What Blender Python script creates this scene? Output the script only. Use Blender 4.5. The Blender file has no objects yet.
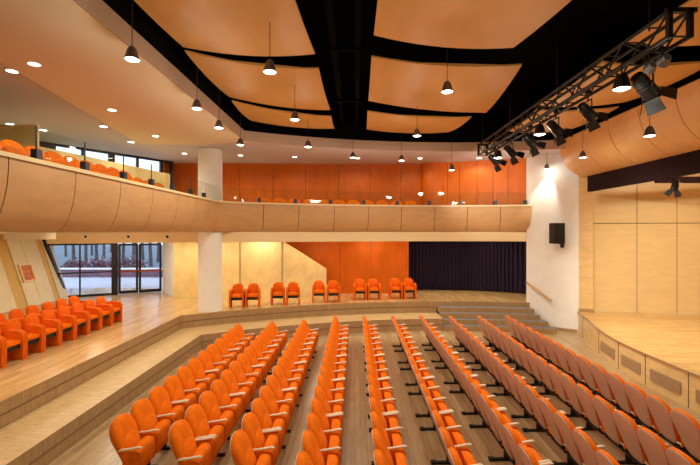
import bpy, math, random
from mathutils import Vector, Matrix
random.seed(7)
sc = bpy.context.scene
col = sc.collection
F, CX, CY, H = 410.0, 355.0, 232.0, 3.75      # focal length in pixels, vanishing point, eye height

# ------------------------------------------------------------------ materials
def lin(c):
    return tuple(((v/255)/12.92 if v/255 <= .04045 else ((v/255+.055)/1.055)**2.4) for v in c) + (1,)
def nmat(name):
    m = bpy.data.materials.new(name); m.use_nodes = True
    nt = m.node_tree; b = nt.nodes['Principled BSDF']
    return m, nt, b
def plain(name, c, rough=.6, metal=0, var=0.0, scale=3, bump=0, bscale=60, spec=.5, sheen=0):
    m, nt, b = nmat(name)
    b.inputs['Base Color'].default_value = lin(c); b.inputs['Roughness'].default_value = rough
    b.inputs['Metallic'].default_value = metal; b.inputs['Specular IOR Level'].default_value = spec
    if sheen: b.inputs['Sheen Weight'].default_value = sheen
    tc = nt.nodes.new('ShaderNodeTexCoord')
    if var:
        n = nt.nodes.new('ShaderNodeTexNoise'); n.inputs['Scale'].default_value = scale; n.inputs['Detail'].default_value = 4
        r = nt.nodes.new('ShaderNodeValToRGB')
        r.color_ramp.elements[0].position = .3; r.color_ramp.elements[1].position = .7
        r.color_ramp.elements[0].color = lin([v*(1-var) for v in c]); r.color_ramp.elements[1].color = lin([min(255, v*(1+var*.6)) for v in c])
        nt.links.new(tc.outputs['Object'], n.inputs['Vector']); nt.links.new(n.outputs['Fac'], r.inputs['Fac'])
        nt.links.new(r.outputs['Color'], b.inputs['Base Color'])
    if bump:
        n = nt.nodes.new('ShaderNodeTexNoise'); n.inputs['Scale'].default_value = bscale
        bm = nt.nodes.new('ShaderNodeBump'); bm.inputs['Strength'].default_value = bump; bm.inputs['Distance'].default_value = .01
        nt.links.new(tc.outputs['Object'], n.inputs['Vector']); nt.links.new(n.outputs['Fac'], bm.inputs['Height'])
        nt.links.new(bm.outputs['Normal'], b.inputs['Normal'])
    return m
def planks(name, c1, c2, seam, length=1.4, width=.09, rot=90, rough=.3, spec=.5, mort=.002):
    m, nt, b = nmat(name)
    tc = nt.nodes.new('ShaderNodeTexCoord'); mp = nt.nodes.new('ShaderNodeMapping')
    mp.inputs['Rotation'].default_value = (0, 0, math.radians(rot))
    br = nt.nodes.new('ShaderNodeTexBrick'); br.inputs['Scale'].default_value = 1
    br.inputs['Brick Width'].default_value = length; br.inputs['Row Height'].default_value = width
    br.inputs['Mortar Size'].default_value = mort; br.offset = .37
    br.inputs['Color1'].default_value = lin(c1); br.inputs['Color2'].default_value = lin(c2); br.inputs['Mortar'].default_value = lin(seam)
    nt.links.new(tc.outputs['Object'], mp.inputs['Vector']); nt.links.new(mp.outputs['Vector'], br.inputs['Vector'])
    m2 = nt.nodes.new('ShaderNodeMapping'); m2.inputs['Scale'].default_value = (1.2, 18, 1)
    nz = nt.nodes.new('ShaderNodeTexNoise'); nz.inputs['Scale'].default_value = 1.5; nz.inputs['Detail'].default_value = 6
    nt.links.new(mp.outputs['Vector'], m2.inputs['Vector']); nt.links.new(m2.outputs['Vector'], nz.inputs['Vector'])
    mx = nt.nodes.new('ShaderNodeMix'); mx.data_type = 'RGBA'; mx.blend_type = 'MULTIPLY'; mx.inputs[0].default_value = .55
    rp = nt.nodes.new('ShaderNodeValToRGB'); rp.color_ramp.elements[0].position = .3; rp.color_ramp.elements[1].position = .65
    rp.color_ramp.elements[0].color = (.55, .5, .45, 1); rp.color_ramp.elements[1].color = (1, 1, 1, 1)
    nt.links.new(nz.outputs['Fac'], rp.inputs['Fac'])
    nt.links.new(br.outputs['Color'], mx.inputs[6]); nt.links.new(rp.outputs['Color'], mx.inputs[7])
    nt.links.new(mx.outputs[2], b.inputs['Base Color'])
    b.inputs['Roughness'].default_value = rough; b.inputs['Specular IOR Level'].default_value = spec
    return m
def veneer(name, c, rough=.45, var=.12, stretch=(3, 3, .6), spec=.5):
    m, nt, b = nmat(name)
    tc = nt.nodes.new('ShaderNodeTexCoord'); mp = nt.nodes.new('ShaderNodeMapping'); mp.inputs['Scale'].default_value = stretch
    n = nt.nodes.new('ShaderNodeTexNoise'); n.inputs['Scale'].default_value = 2.5; n.inputs['Detail'].default_value = 8; n.inputs['Distortion'].default_value = .6
    r = nt.nodes.new('ShaderNodeValToRGB'); r.color_ramp.elements[0].position = .3; r.color_ramp.elements[1].position = .7
    r.color_ramp.elements[0].color = lin([v*(1-var) for v in c]); r.color_ramp.elements[1].color = lin([min(255, v*(1+var*.5)) for v in c])
    nt.links.new(tc.outputs['Object'], mp.inputs['Vector']); nt.links.new(mp.outputs['Vector'], n.inputs['Vector'])
    nt.links.new(n.outputs['Fac'], r.inputs['Fac']); nt.links.new(r.outputs['Color'], b.inputs['Base Color'])
    b.inputs['Roughness'].default_value = rough; b.inputs['Specular IOR Level'].default_value = spec
    return m
def emit(name, c, s):
    m = bpy.data.materials.new(name); m.use_nodes = True; nt = m.node_tree; nt.nodes.clear()
    e = nt.nodes.new('ShaderNodeEmission'); e.inputs['Color'].default_value = lin(c); e.inputs['Strength'].default_value = s
    o = nt.nodes.new('ShaderNodeOutputMaterial'); nt.links.new(e.outputs[0], o.inputs[0]); return m
def glass(name, tint=(246, 249, 252), refl=.08):
    m = bpy.data.materials.new(name); m.use_nodes = True; nt = m.node_tree; nt.nodes.clear()
    t = nt.nodes.new('ShaderNodeBsdfTransparent'); t.inputs['Color'].default_value = lin(tint)
    g = nt.nodes.new('ShaderNodeBsdfGlossy'); g.inputs['Roughness'].default_value = .02
    lw = nt.nodes.new('ShaderNodeLayerWeight'); lw.inputs['Blend'].default_value = .5
    pw = nt.nodes.new('ShaderNodeMath'); pw.operation = 'POWER'; pw.inputs[1].default_value = 5
    fr = nt.nodes.new('ShaderNodeMath'); fr.operation = 'MULTIPLY_ADD'; fr.inputs[1].default_value = .8; fr.inputs[2].default_value = .03
    nt.links.new(lw.outputs['Facing'], pw.inputs[0]); nt.links.new(pw.outputs[0], fr.inputs[0])
    mx = nt.nodes.new('ShaderNodeMixShader'); o = nt.nodes.new('ShaderNodeOutputMaterial')
    nt.links.new(fr.outputs[0], mx.inputs[0]); nt.links.new(t.outputs[0], mx.inputs[1]); nt.links.new(g.outputs[0], mx.inputs[2])
    nt.links.new(mx.outputs[0], o.inputs[0]); return m

ORANGE  = plain('orange_fabric', (236, 112, 4), .85, var=.07, scale=9, bump=.15, bscale=250, spec=.15)
ORANGE2 = plain('deep_orange_fabric', (230, 102, 6), .85, var=.07, scale=9, bump=.15, bscale=250, spec=.2)
SHELL   = plain('beige_shell', (206, 166, 142), .5, var=.04, spec=.4)
ARMW    = plain('pale_armrest', (232, 215, 190), .4)
BLACKP  = plain('black_plastic', (16, 15, 17), .55)
BLACKM  = plain('black_metal', (13, 12, 14), .45, metal=.2)
VOID    = plain('black_void_paint', (8, 6, 10), .95, spec=.05)
GREYB   = plain('grey_clamp', (70, 74, 84), .4, metal=.6)
FLOORM  = planks('main_floor_wood', (204, 174, 132), (182, 148, 106), (92, 64, 40), 1.3, .11, 90, .28)
FLOORU  = planks('platform_floor_wood', (228, 192, 136), (206, 164, 108), (130, 90, 50), 1.2, .1, 90, .22)
STAGEF  = planks('stage_floor_wood', (232, 192, 128), (216, 172, 108), (150, 104, 60), 1.3, .08, 0, .25)
RISER   = veneer('riser_wood', (172, 136, 94), .5, .14, (14, 14, 1.2))
TREADM  = veneer('tread_wood', (208, 176, 126), .4, .12, (2, 9, 2))
GROOVE  = plain('shallow_groove', (116, 84, 54), .8)
JOINT   = plain('dark_joint', (70, 45, 28), .8)
GREYT   = plain('grey_stair_nosing', (128, 124, 128), .6, var=.06)
BALC    = veneer('balcony_veneer', (208, 162, 112), .5, .04, (.8, .8, 3))
LEDGE   = plain('ledge_cream', (240, 216, 168), .4)
BULK    = plain('bulkhead_cream', (238, 210, 162), .7)
ORWALL  = veneer('orange_wall_panel', (208, 98, 4), .5, .06, (1.5, 1.5, .5), spec=.3)
YELLOW  = veneer('yellow_wall', (238, 212, 148), .6, .06, (1.2, 1.2, .8))
STAGEW  = veneer('stage_maple_panel', (228, 198, 144), .4, .03, (.6, .6, 3))
SKIRT   = veneer('stage_skirt_maple', (226, 190, 132), .45, .06, (1, 1, 3))
GRILLE  = plain('brown_grille', (178, 144, 108), .7, var=.2, scale=60)
WHITE   = plain('white_plaster', (242, 238, 232), .8, var=.02)
CREAMC  = plain('cream_ceiling', (242, 230, 206), .85)
LILAC   = plain('pale_grey_ceiling', (216, 212, 226), .85)
FASC    = plain('fascia_cream', (186, 158, 138), .8)
ACOU    = veneer('acoustic_orange_maple', (226, 174, 98), .5, .03, (1.2, .4, 1))
SOFFW   = veneer('soffit_maple', (226, 176, 112), .5, .03, (.6, 2, 2))
BEAMM   = veneer('dark_beam', (40, 20, 22), .8, .1, spec=.1)
CURT    = plain('dark_curtain', (46, 34, 56), .9, spec=.2)
LEANW   = veneer('pale_leaning_panel', (230, 214, 176), .55, .04, (1, 1, .5))
LEANY   = veneer('ochre_leaning_strip', (218, 176, 96), .55, .05, (1, 1, .5))
FRAME   = plain('dark_window_frame', (24, 22, 30), .4)
REDBAR  = plain('red_brown_push_bar', (150, 66, 34), .4)
GLASSM  = glass('clear_glass')
RAILG   = glass('balustrade_glass', (251, 254, 252))
RAILW   = veneer('handrail_wood', (200, 150, 88), .4, .1)
BULB    = emit('lamp_glow', (255, 240, 214), 14)
DLIGHT  = emit('downlight_glow', (255, 240, 216), 10)
SHADEM  = plain('pendant_shade_metal', (112, 110, 116), .35, metal=.7)
GELM    = plain('grey_gel_frame', (120, 128, 140), .3, metal=.5)
PAPER   = plain('orange_poster', (204, 120, 60), .6, var=.3, scale=14)
PAVE    = plain('outside_paving', (190, 188, 194), .8, var=.08)
BRICKR  = plain('red_planter', (128, 96, 106), .8, var=.2, scale=5)
BARK    = plain('bark', (96, 88, 92), .9, var=.2, scale=6)
LEAF    = plain('winter_leaves', (120, 134, 128), .9, var=.3, scale=5)
LAWN    = plain('lawn', (108, 122, 128), .95, var=.2, scale=2)

# ------------------------------------------------------------------ mesh builder
class MB:
    def __init__(s): s.v, s.f, s.m, s.s = [], [], [], []
    def face(s, idx, mi=0, sm=False): s.f.append(tuple(idx)); s.m.append(mi); s.s.append(sm)
    def box(s, x0, y0, z0, x1, y1, z1, M=None, mi=0):
        b = len(s.v)
        for p in ((x0,y0,z0),(x1,y0,z0),(x1,y1,z0),(x0,y1,z0),(x0,y0,z1),(x1,y0,z1),(x1,y1,z1),(x0,y1,z1)):
            p = Vector(p); s.v.append(M @ p if M else p)
        for q in ((0,3,2,1),(4,5,6,7),(0,1,5,4),(1,2,6,5),(2,3,7,6),(3,0,4,7)): s.face([b+i for i in q], mi)
        return s
    def rings(s, rs, closed=True, cap0=True, cap1=True, mi=0, sm=True, M=None):
        b = len(s.v); n = len(rs[0])
        for r in rs:
            for p in r: p = Vector(p); s.v.append(M @ p if M else p)
        for j in range(len(rs)-1):
            for i in range(n if closed else n-1):
                k = (i+1) % n
                s.face((b+j*n+i, b+j*n+k, b+(j+1)*n+k, b+(j+1)*n+i), mi, sm)
        if cap0: s.face([b+i for i in reversed(range(n))], mi)
        if cap1: s.face([b+(len(rs)-1)*n+i for i in range(n)], mi)
        return s
    def bar(s, a, b, w, h=None, mi=0):              # rectangular bar from a to b
        a, b = Vector(a), Vector(b); d = (b-a); L = d.length; d.normalize(); h = h or w
        up = Vector((0,0,1)) if abs(d.z) < .95 else Vector((1,0,0))
        x = d.cross(up).normalized(); z = x.cross(d)
        R = [[c + x*sx*w/2 + z*sz*h/2 for sx, sz in ((-1,-1),(1,-1),(1,1),(-1,1))] for c in (a, b)]
        return s.rings(R, mi=mi, sm=False)
    def tube(s, a, b, r0, r1=None, n=10, mi=0, caps=True):
        a, b = Vector(a), Vector(b); d = (b-a).normalized(); r1 = r0 if r1 is None else r1
        up = Vector((0,0,1)) if abs(d.z) < .95 else Vector((1,0,0))
        x = d.cross(up).normalized(); z = x.cross(d)
        R = [[c + (x*math.cos(t) + z*math.sin(t))*r for t in [2*math.pi*i/n for i in range(n)]] for c, r in ((a, r0), (b, r1))]
        return s.rings(R, mi=mi, cap0=caps, cap1=caps)
    def lathe(s, prof, n=16, mi=0, M=None, cap0=False, cap1=False):
        R = [[(r*math.cos(2*math.pi*i/n), r*math.sin(2*math.pi*i/n), z) for i in range(n)] for r, z in prof]
        return s.rings(R, mi=mi, M=M, cap0=cap0, cap1=cap1)
    def prism(s, pts, z0, z1, mt=0, ms=0):
        b = len(s.v); n = len(pts)
        ar = sum(pts[i][0]*pts[(i+1)%n][1]-pts[(i+1)%n][0]*pts[i][1] for i in range(n))
        if ar < 0: pts = pts[::-1]
        for z in (z0, z1):
            for p in pts: s.v.append(Vector((p[0], p[1], z)))
        s.face([b+i for i in reversed(range(n))], mt); s.face([b+n+i for i in range(n)], mt)
        for i in range(n):
            k = (i+1) % n; s.face((b+i, b+k, b+n+k, b+n+i), ms)
        return s
    def strip(s, pts, z0, z1, th=.04, mi=0):         # vertical wall along a plan path, thickness to the right of travel
        P = [Vector((p[0], p[1])) for p in pts]
        N = normals(P)
        R = [[(p.x, p.y, z0), (p.x+n.x*th, p.y+n.y*th, z0), (p.x+n.x*th, p.y+n.y*th, z1), (p.x, p.y, z1)] for p, n in zip(P, N)]
        return s.rings(R, mi=mi, sm=False)
    def build(s, name, mats, parent=None, loc=None):
        me = bpy.data.meshes.new(name); me.from_pydata([tuple(v) for v in s.v], [], s.f)
        if not isinstance(mats, (list, tuple)): mats = [mats]
        for m in mats: me.materials.append(m)
        me.polygons.foreach_set('material_index', s.m); me.polygons.foreach_set('use_smooth', s.s)
        import bmesh
        bm = bmesh.new(); bm.from_mesh(me); bmesh.ops.recalc_face_normals(bm, faces=bm.faces); bm.to_mesh(me); bm.free()
        me.update(); me.set_sharp_from_angle(angle=math.radians(38))
        o = bpy.data.objects.new(name, me); col.objects.link(o)
        if parent: o.parent = parent
        if loc: o.location = loc
        return o
def normals(P):                                      # right-hand normals in plan
    out = []
    for i in range(len(P)):
        a = P[max(i-1, 0)]; b = P[min(i+1, len(P)-1)]; d = (b-a).normalized()
        out.append(Vector((d.y, -d.x)))
    return out
def tag(o, label=None, cat=None, group=None, kind=None):
    if label: o['label'] = label
    if cat: o['category'] = cat
    if group: o['group'] = group
    if kind: o['kind'] = kind
    return o
def empty(name, loc=(0,0,0), rz=0):
    o = bpy.data.objects.new(name, None); o.empty_display_size = .2; col.objects.link(o)
    o.location = loc; o.rotation_euler = (0, 0, rz); return o
KIDS = {}
def kids(o):
    return [c for c in bpy.data.objects if c.parent == o]
def copy_tree(o, ch, parent=None):
    c = o.copy(); col.objects.link(c)
    if parent: c.parent = parent
    for k, sub in ch: copy_tree(k, sub, c)
    return c
def tree(o): return [(k, tree(k)) for k in kids(o)]
def struct(o, label=None, cat=None): return tag(o, label, cat, kind='structure')
ORD = ['zeroth','first','second','third','fourth','fifth','sixth','seventh','eighth','ninth','tenth','eleventh','twelfth','thirteenth','fourteenth','fifteenth','sixteenth','seventeenth','eighteenth','nineteenth','twentieth']

# ------------------------------------------------------------------ plan geometry
AX, AY = 3.6, -.5                                     # centre of the room's concentric arcs
def arcy(x, r): return AY + math.sqrt(r*r - (x-AX)**2)
def arc(x0, x1, r, n=24): return [(x0+(x1-x0)*i/n, arcy(x0+(x1-x0)*i/n, r)) for i in range(n+1)]
def on_arc(px, r):                                    # point on the arc seen at picture column px
    x = (px-CX)/F*16
    for _ in range(30): x = (px-CX)/F*arcy(x, r)
    return x, arcy(x, r)
def on_line(px, a, b):                                # point on plan line a-b seen at picture column px
    k = (px-CX)/F
    t = (k*a[1]-a[0])/((b[0]-a[0])-k*(b[1]-a[1])); return (a[0]+(b[0]-a[0])*t, a[1]+(b[1]-a[1])*t)

Y0 = -3.0
R_UP, R_LOW, R_BAL, R_VOID = 17.35, 16.1, 17.3, 15.6
# ---- floors and steps
struct(MB().box(-9, Y0, -.1, 9.2, 18.5, 0).build('floor', FLOORM), 'glossy brown plank floor under the seat rows', 'floor')
up = [(-5.95, Y0)] + [(-5.95, 14.0)] + arc(-5.85, 6.85, R_UP, 40)[0:] + [(7.3, 16.6), (9.4, 21), (-13.2, 21), (-13.2, Y0)]
struct(MB().prism(up, 0, .9, 0, 1).build('floor_platform', [FLOORU, RISER]), 'raised light wood platform along the left and the back', 'platform')
low = [(-4.95, Y0), (-4.95, 13.15)] + arc(-4.85, 3.35, R_LOW, 30) + [(3.35, arcy(3.35, R_UP-.01))] + arc(3.3, -5.9, R_UP-.01, 30) + [(-5.94, 14.0), (-5.94, Y0)]
st = struct(MB().prism(low, 0.001, .45, 0, 1).build('floor_step', [TREADM, RISER]), 'broad pale wooden step along the left side and the back', 'step')
# groove lines in the risers and lips on the edges
g = MB()
for z in (.225,): g.strip([(-4.94, Y0), (-4.94, 13.15)] + [(x, y-.01) for x, y in arc(-4.85, 3.35, R_LOW, 30)], z-.006, z+.006, .006)
for z in (.675,): g.strip([(-5.94, Y0), (-5.94, 14.0)] + [(x, y-.01) for x, y in arc(-5.85, 3.3, R_UP, 30)], z-.006, z+.006, .006)
g.build('joint', GROOVE, st)
for i, z in enumerate((.72, .54, .36, .18)):
    r0 = R_UP - .12 - i*0.0; ri = R_UP - .1 - .31*(i+1)
    xe = [7.03, 7.12, 7.27, 7.42][i]
    pts = arc(3.36, xe, ri, 16) + [(xe, arcy(xe, R_UP-.3))] + arc(xe-.2, 3.36, R_UP-.02, 16)
    o = MB().prism(pts, 0.002, z, 0, 1).build('stair_step', [GREYT, RISER])
    struct(o, f'{["topmost","second highest","second lowest","lowest"][i]} grey-topped stair step at the back right beside the white wall', 'stair')

# ---- balcony
def fillet(pts, idx, rad, n=6):
    a, b, c = [Vector(p) for p in (pts[idx-1], pts[idx], pts[idx+1])]
    p = b + (a-b).normalized()*rad; q = b + (c-b).normalized()*rad
    return pts[:idx] + [tuple((1-t)**2*p + 2*t*(1-t)*b + t*t*q) for t in [i/n for i in range(n+1)]] + pts[idx+1:]
yc = arcy(-4.8, R_BAL)
ARCB = arc(-3.9, 7.08, R_BAL, 44)
base = [(-4.8, Y0), (-4.8, yc), ARCB[0]]
bal = fillet(base, 1, .55)[:-1] + ARCB
bal = [(-4.8, Y0 + (13.9-Y0)*i/30) for i in range(30)] + bal[1:]
BP = [Vector(p) for p in bal]; BL = [0]
for i in range(1, len(BP)): BL.append(BL[-1] + (BP[i]-BP[i-1]).length)
def bal_at(s):
    s = max(0, min(BL[-1]-1e-6, s))
    for i in range(len(BL)-1):
        if BL[i+1] >= s:
            t = (s-BL[i])/(BL[i+1]-BL[i]); return BP[i]*(1-t)+BP[i+1]*t
def bal_s(pt):
    return min(((BP[i]-Vector(pt)).length, BL[i]) for i in range(len(BP)))[1]
seams = [y-Y0 for y in (-1.1, .25, 1.6, 2.95, 4.3, 5.68, 7.05, 8.4, 9.74, 11.1, 12.4, 13.5)]
corner = bal_s((-4.25, arcy(-4.25, R_BAL))) 
seams.append(bal_s(on_arc(221, R_BAL)))
def s_arc(px):
    x, y = on_arc(px, R_BAL); best = None
    for i in range(len(BP)-1):
        if BP[i].x <= x <= BP[i+1].x and BP[i].y > 14.6:
            return BL[i] + (x-BP[i].x)/max(1e-6, BP[i+1].x-BP[i].x)*(BL[i+1]-BL[i])
    return BL[-1]
seams = sorted(seams[:-1] + [s_arc(p) for p in (225, 263.7, 299, 334.5, 368.6, 401.6, 435, 467.5, 500.6)])
balc = empty('balcony', (0, 0, 0))
struct(balc, 'curved tan wooden balcony running along the left side and the back', 'balcony')
PROF = [(0, 4.79), (.0, 4.62), (.02, 4.4), (.06, 4.2), (.12, 4.0), (.19, 3.87), (.30, 3.755)]
def bal_sweep(s0, s1, prof, name, mat, parent, step=.35, sm=True, thick=.03):
    n = max(2, int((s1-s0)/step)+1); P = [bal_at(s0+(s1-s0)*i/n) for i in range(n+1)]
    d0 = normals([bal_at(s0-.05 if s0 > .1 else s0), bal_at(s0+.05)])[0]
    N = []
    for i in range(n+1):
        s = s0+(s1-s0)*i/n; N.append(normals([bal_at(s-.12), bal_at(s+.12)])[0])
    R = []
    for p, nn in zip(P, N):                            # -nn is outward (left / back)
        ring = [(p.x-nn.x*o, p.y-nn.y*o, z) for o, z in prof] + [(p.x-nn.x*(o+thick), p.y-nn.y*(o+thick), z+(.0)) for o, z in reversed(prof)]
        R.append(ring)
    return MB().rings(R, sm=sm).build(name, mat, parent)
for a, b in zip([0.02]+seams, seams+[BL[-1]]):
    if b-a > .1: bal_sweep(a+.011, b-.011, PROF, 'cladding_panel', BALC, balc)
bal_sweep(0.02, BL[-1], [(o+.035, z-.012) for o, z in PROF], 'backing', JOINT, balc)
bal_sweep(0.02, BL[-1], [(-.03, 4.785), (-.03, 4.85), (.34, 4.85), (.34, 4.785)], 'ledge', LEDGE, balc, thick=.001, sm=False)
R_F = R_BAL+.36
edge = [(p.x-n.x*.32, p.y-n.y*.32) for p, n in zip(BP, normals(BP))]
slab = edge + [(9.3, 21), (-14.5, 21), (-14.5, Y0)]
MB().prism(slab, 3.75, 4.15).build('deck', BULK, balc)
edge2 = [(p.x-n.x*.30, p.y-n.y*.30) for p, n in zip(BP, normals(BP))]
MB().strip([(p[0], p[1]) for p in edge2], 3.755, 3.785, -.1).build('bottom_edge', BULK, balc)
# bulkhead below the balcony: straight part in front of the glass wall, then following the arc
bk = [(-11.0, 15.2), (-4.8, 15.2)] + arc(-4.4, 7.0, R_F, 30)
o = MB().strip(bk, 3.365, 3.75, .12).build('trim_1', BULK); struct(o, 'cream bulkhead band hanging below the balcony edge', 'bulkhead')
for i, px in enumerate((88, 130.5, 169)):
    p = on_line(px, (-11.0, 15.2), (-4.8, 15.2))
    v = empty('eyeball_light', (p[0], p[1]-.117, 3.58)); M = Matrix.Translation((0,0,0)) @ Matrix.Rotation(math.pi/2, 4, 'X')
    MB().lathe([(.055, 0), (.085, 0), (.085, .03), (.055, .03)], 16, M=M).build('ring', CREAMC, v)
    MB().lathe([(.0, .035), (.05, .03), (.055, 0)], 16, M=M).build('eyeball', BLACKP, v)
    tag(v, ['left black eyeball lamp on the cream band above the glass wall', 'middle black eyeball lamp on the cream band above the glass doors', 'right black eyeball lamp on the cream band beside the white column'][i], 'lamp', 'eyeball lamps on the bulkhead')
# soffit closing the space behind the bulkhead
o = MB().prism([(-14.3, Y0), (edge[0][0], Y0)] + edge[29:] + [(9.3, 21), (-14.3, 21)], 3.735, 3.748).build('ceiling_soffit', BULK)
struct(o, 'cream underside of the balcony', 'ceiling')

struct(MB().box(-12.6, 14.7, 3.48, -11.25, 15.9, 3.738).build('ceiling_drop', CREAMC), 'small lowered cream ceiling piece above the leaning wall', 'ceiling')
# ---- balustrade
bt = empty('glass_balustrade', (0,0,0)); tag(bt, 'low frameless glass balustrade with dark clamps along the balcony ledge', 'balustrade')
cl = [y-Y0 for y in (3.85, 5.1, 6.36, 7.5, 8.75, 9.95, 11.1, 12.3, 13.4)] + [s_arc(p) for p in (222.5, 260, 296, 331, 364.5, 398, 430, 463, 496, 526)]
cl = sorted(cl); cl[-1] = min(cl[-1], BL[-1]-.22)
for s in cl:
    p = bal_at(s); n = normals([bal_at(s-.05), bal_at(s+.05)])[0]; ang = math.atan2(-n.x, n.y)
    M = Matrix.Translation((p.x-n.x*.14, p.y-n.y*.14, 0)) @ Matrix.Rotation(math.atan2(n.y, n.x), 4, 'Z')
    m = MB().box(-.05, -.06, 4.852, .05, .06, 5.03, M); m.build('clamp', GREYB, bt)
    if p.y < 12.9: MB().box(-.008, -.012, 5.03, .008, .012, 5.4, M).build('post', GREYB, bt)
for a, b in zip(cl[:-1], cl[1:]):
    n_ = 5; R = []
    for i in range(n_+1):
        s = a+.05+(b-a-.1)*i/n_; p = bal_at(s); n = normals([bal_at(s-.05), bal_at(s+.05)])[0]
        R.append([(p.x-n.x*o_, p.y-n.y*o_, z) for o_, z in ((.135, 4.87), (.147, 4.87), (.147, 5.38), (.135, 5.38))])
    MB().rings(R, sm=False).build('glass_panel', RAILG, bt)

# ---- column
pc = MB().lathe([(.42, .9), (.42, 3.738)], 40, cap0=True).lathe([(.42, 4.15), (.42, 6.74)], 40, cap0=False).build('wall_column', WHITE, loc=(-5.28, 14.95, 0))
struct(pc, 'thick round white column rising beside the balcony corner', 'column')

# ---- walls made of panels with open joints
def panel_wall(name, cuts, z0, z1, mat, label, cat='wall', th=.06, gap=.008, hcuts=()):
    m = MB(); zs = [z0]+list(hcuts)+[z1]
    for a, b in zip(cuts[:-1], cuts[1:]):
        A, B = Vector(a), Vector(b); d = (B-A).normalized()
        for k, (u, w) in enumerate(zip(zs[:-1], zs[1:])):
            m.strip([A+d*gap, B-d*gap], u+(gap if k else 0), w-(gap if k < len(zs)-2 else 0), -th, 0)
    m.strip([Vector(c) for c in cuts], z0, z1, 0, 1) if False else None
    P = [Vector(c) for c in cuts]; N = normals(P)
    m.strip([p-n*(th*.7) for p, n in zip(P, N)], z0, z1, -th, 1)
    o = m.build(name, [mat, JOINT]); struct(o, label, cat); return o
def lerp(a, b, t): return (a[0]+(b[0]-a[0])*t, a[1]+(b[1]-a[1])*t)
# upper back wall, orange
ub = [(-8.3, 17.9)] + [on_line(p, (-8.3, 17.9), (2.9, 18.1)) for p in (206, 239.6, 272.9, 305.7, 338.6, 370, 400.5)] + [(2.95, 18.1)]
panel_wall('wall_upper_back', ub, 4.15, 6.76, ORWALL, 'orange panelled wall behind the back balcony')
ur = [(3.7, 17.853), (4.0, 17.75)] + [on_line(p, (4.0, 17.75), (7.0, 16.72)) for p in (459.5, 477, 493, 508)] + [(7.0, 16.72)]
panel_wall('wall_upper_right', ur, 4.15, 6.76, ORWALL, 'bright orange panelled wall slanting towards the white wall')
o = MB().prism([(3.48+.58*math.cos(t), 18.15+.5*math.sin(t)) for t in [math.pi*(1+i/14) for i in range(15)]] , 4.15, 6.76).build('wall_round_pilaster', ORWALL)
struct(o, 'rounded orange pilaster on the upper back wall', 'wall')
# lower back: yellow front wall with a sloping end
yl = [(-7.8, 17.65), (-6.2, 17.68), (-4.9, 17.72), (-3.4, 17.76), (-2.3, 17.8), (-1.25, 17.85)]
m = MB()
A, B = Vector((-7.8, 17.65)), Vector((-1.25, 17.85))
def topz(x): return 3.56 if x <= -3.55 else 3.56 - (x+3.55)/(2.3)*1.42
pf = [(-7.8, .9), (-1.25, .9), (-1.25, 2.14), (-3.73, 3.738), (-7.8, 3.738)]
b0 = len(m.v)
for k in (0, .14):
    for x, z in pf: m.v.append(Vector((x, 17.65+(x+7.8)/6.55*.2+k, z)))
n = 5
m.face([b0+i for i in range(n)]); m.face([b0+n+i for i in reversed(range(n))])
for i in range(n): m.face((b0+i, b0+(i+1)%n, b0+n+(i+1)%n, b0+n+i))
struct(m.build('wall_back', YELLOW), 'pale yellow back wall with a sloping right end', 'wall')
m = MB()
for px in (240, 282):
    p = on_line(px, (-7.8, 17.63), (-1.25, 17.83)); m.box(p[0]-.006, p[1]-.012, .9, p[0]+.006, p[1]+.01, topz(p[0]))
struct(m.build('trim_2', JOINT), 'thin joints in the yellow back wall', 'trim')
ow = [(-4.6, 18.9)] + [on_line(p, (-4.6, 18.9), (2.4, 19.1)) for p in (309, 340, 371)] + [(2.4, 19.1)]
panel_wall('wall_back_orange', ow, .9, 3.738, ORWALL, 'orange panelled wall behind the sloping yellow wall')
struct(MB().box(2.4, 19.1, .9, 2.5, 20.9, 3.738).build('wall_orange_return', ORWALL), 'orange wall end beside the dark curtain', 'wall')
struct(MB().strip([(-4.6, 18.9), (-4.6, 17.8)], .9, 3.738, .05).build('wall_hidden_end', YELLOW), 'end of the space behind the yellow wall', 'wall')
struct(MB().strip([(2.3, 20.85), (9.1, 20.85)], .9, 3.738, .05).build('wall_behind_curtain', VOID), 'dark wall behind the curtain', 'wall')
# curtain
m = MB(); R = []
N_ = 260
for i in range(N_+1):
    t = i/N_; x = 2.42 + t*5.45; y = 20.1 - .15*t - 1.15*t**4 + .07*math.sin(t*2*math.pi*34 + .8*math.sin(t*23))
    R.append([(x, y, .96), (x, y+.012, .96), (x, y+.012, 3.72), (x, y, 3.72)])
m.rings(R); tag(m.build('curtain', CURT), 'long dark purple-black curtain hanging at the back right', 'curtain')
# return wall beside the glass wall
struct(MB().strip([(-9.2, 19.6), (-7.8, 17.7)], .9, 3.738, -.1).build('wall_return', WHITE), 'short white wall between the glass doors and the yellow wall', 'wall')

# ---- white right wall
ww = [(9.3, 21.0), (6.98, 16.7), (7.5, 15.85), (8.35, 15.3)]
struct(MB().strip(ww, 0, 8.0, -.2).build('wall_right', WHITE), 'tall white wall between the balcony and the stage', 'wall')
struct(MB().strip([(8.35, 15.3), (8.78, 15.12)], .0, 6.6, -.15).build('wall_pilaster', SKIRT), 'narrow pale wood pilaster at the left of the stage', 'wall')
struct(MB().strip([(8.33, 15.28), (8.78, 15.09)], .78, .9, .012).build('baseboard_stage', RISER), 'low brown baseboard where the stage meets the white wall', 'baseboard')
struct(MB().strip([(7.45, 15.92), (7.52, 15.82), (8.3, 15.31)], 0, .1, .012).build('baseboard_right', RISER), 'brown baseboard under the white wall', 'baseboard')
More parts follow.
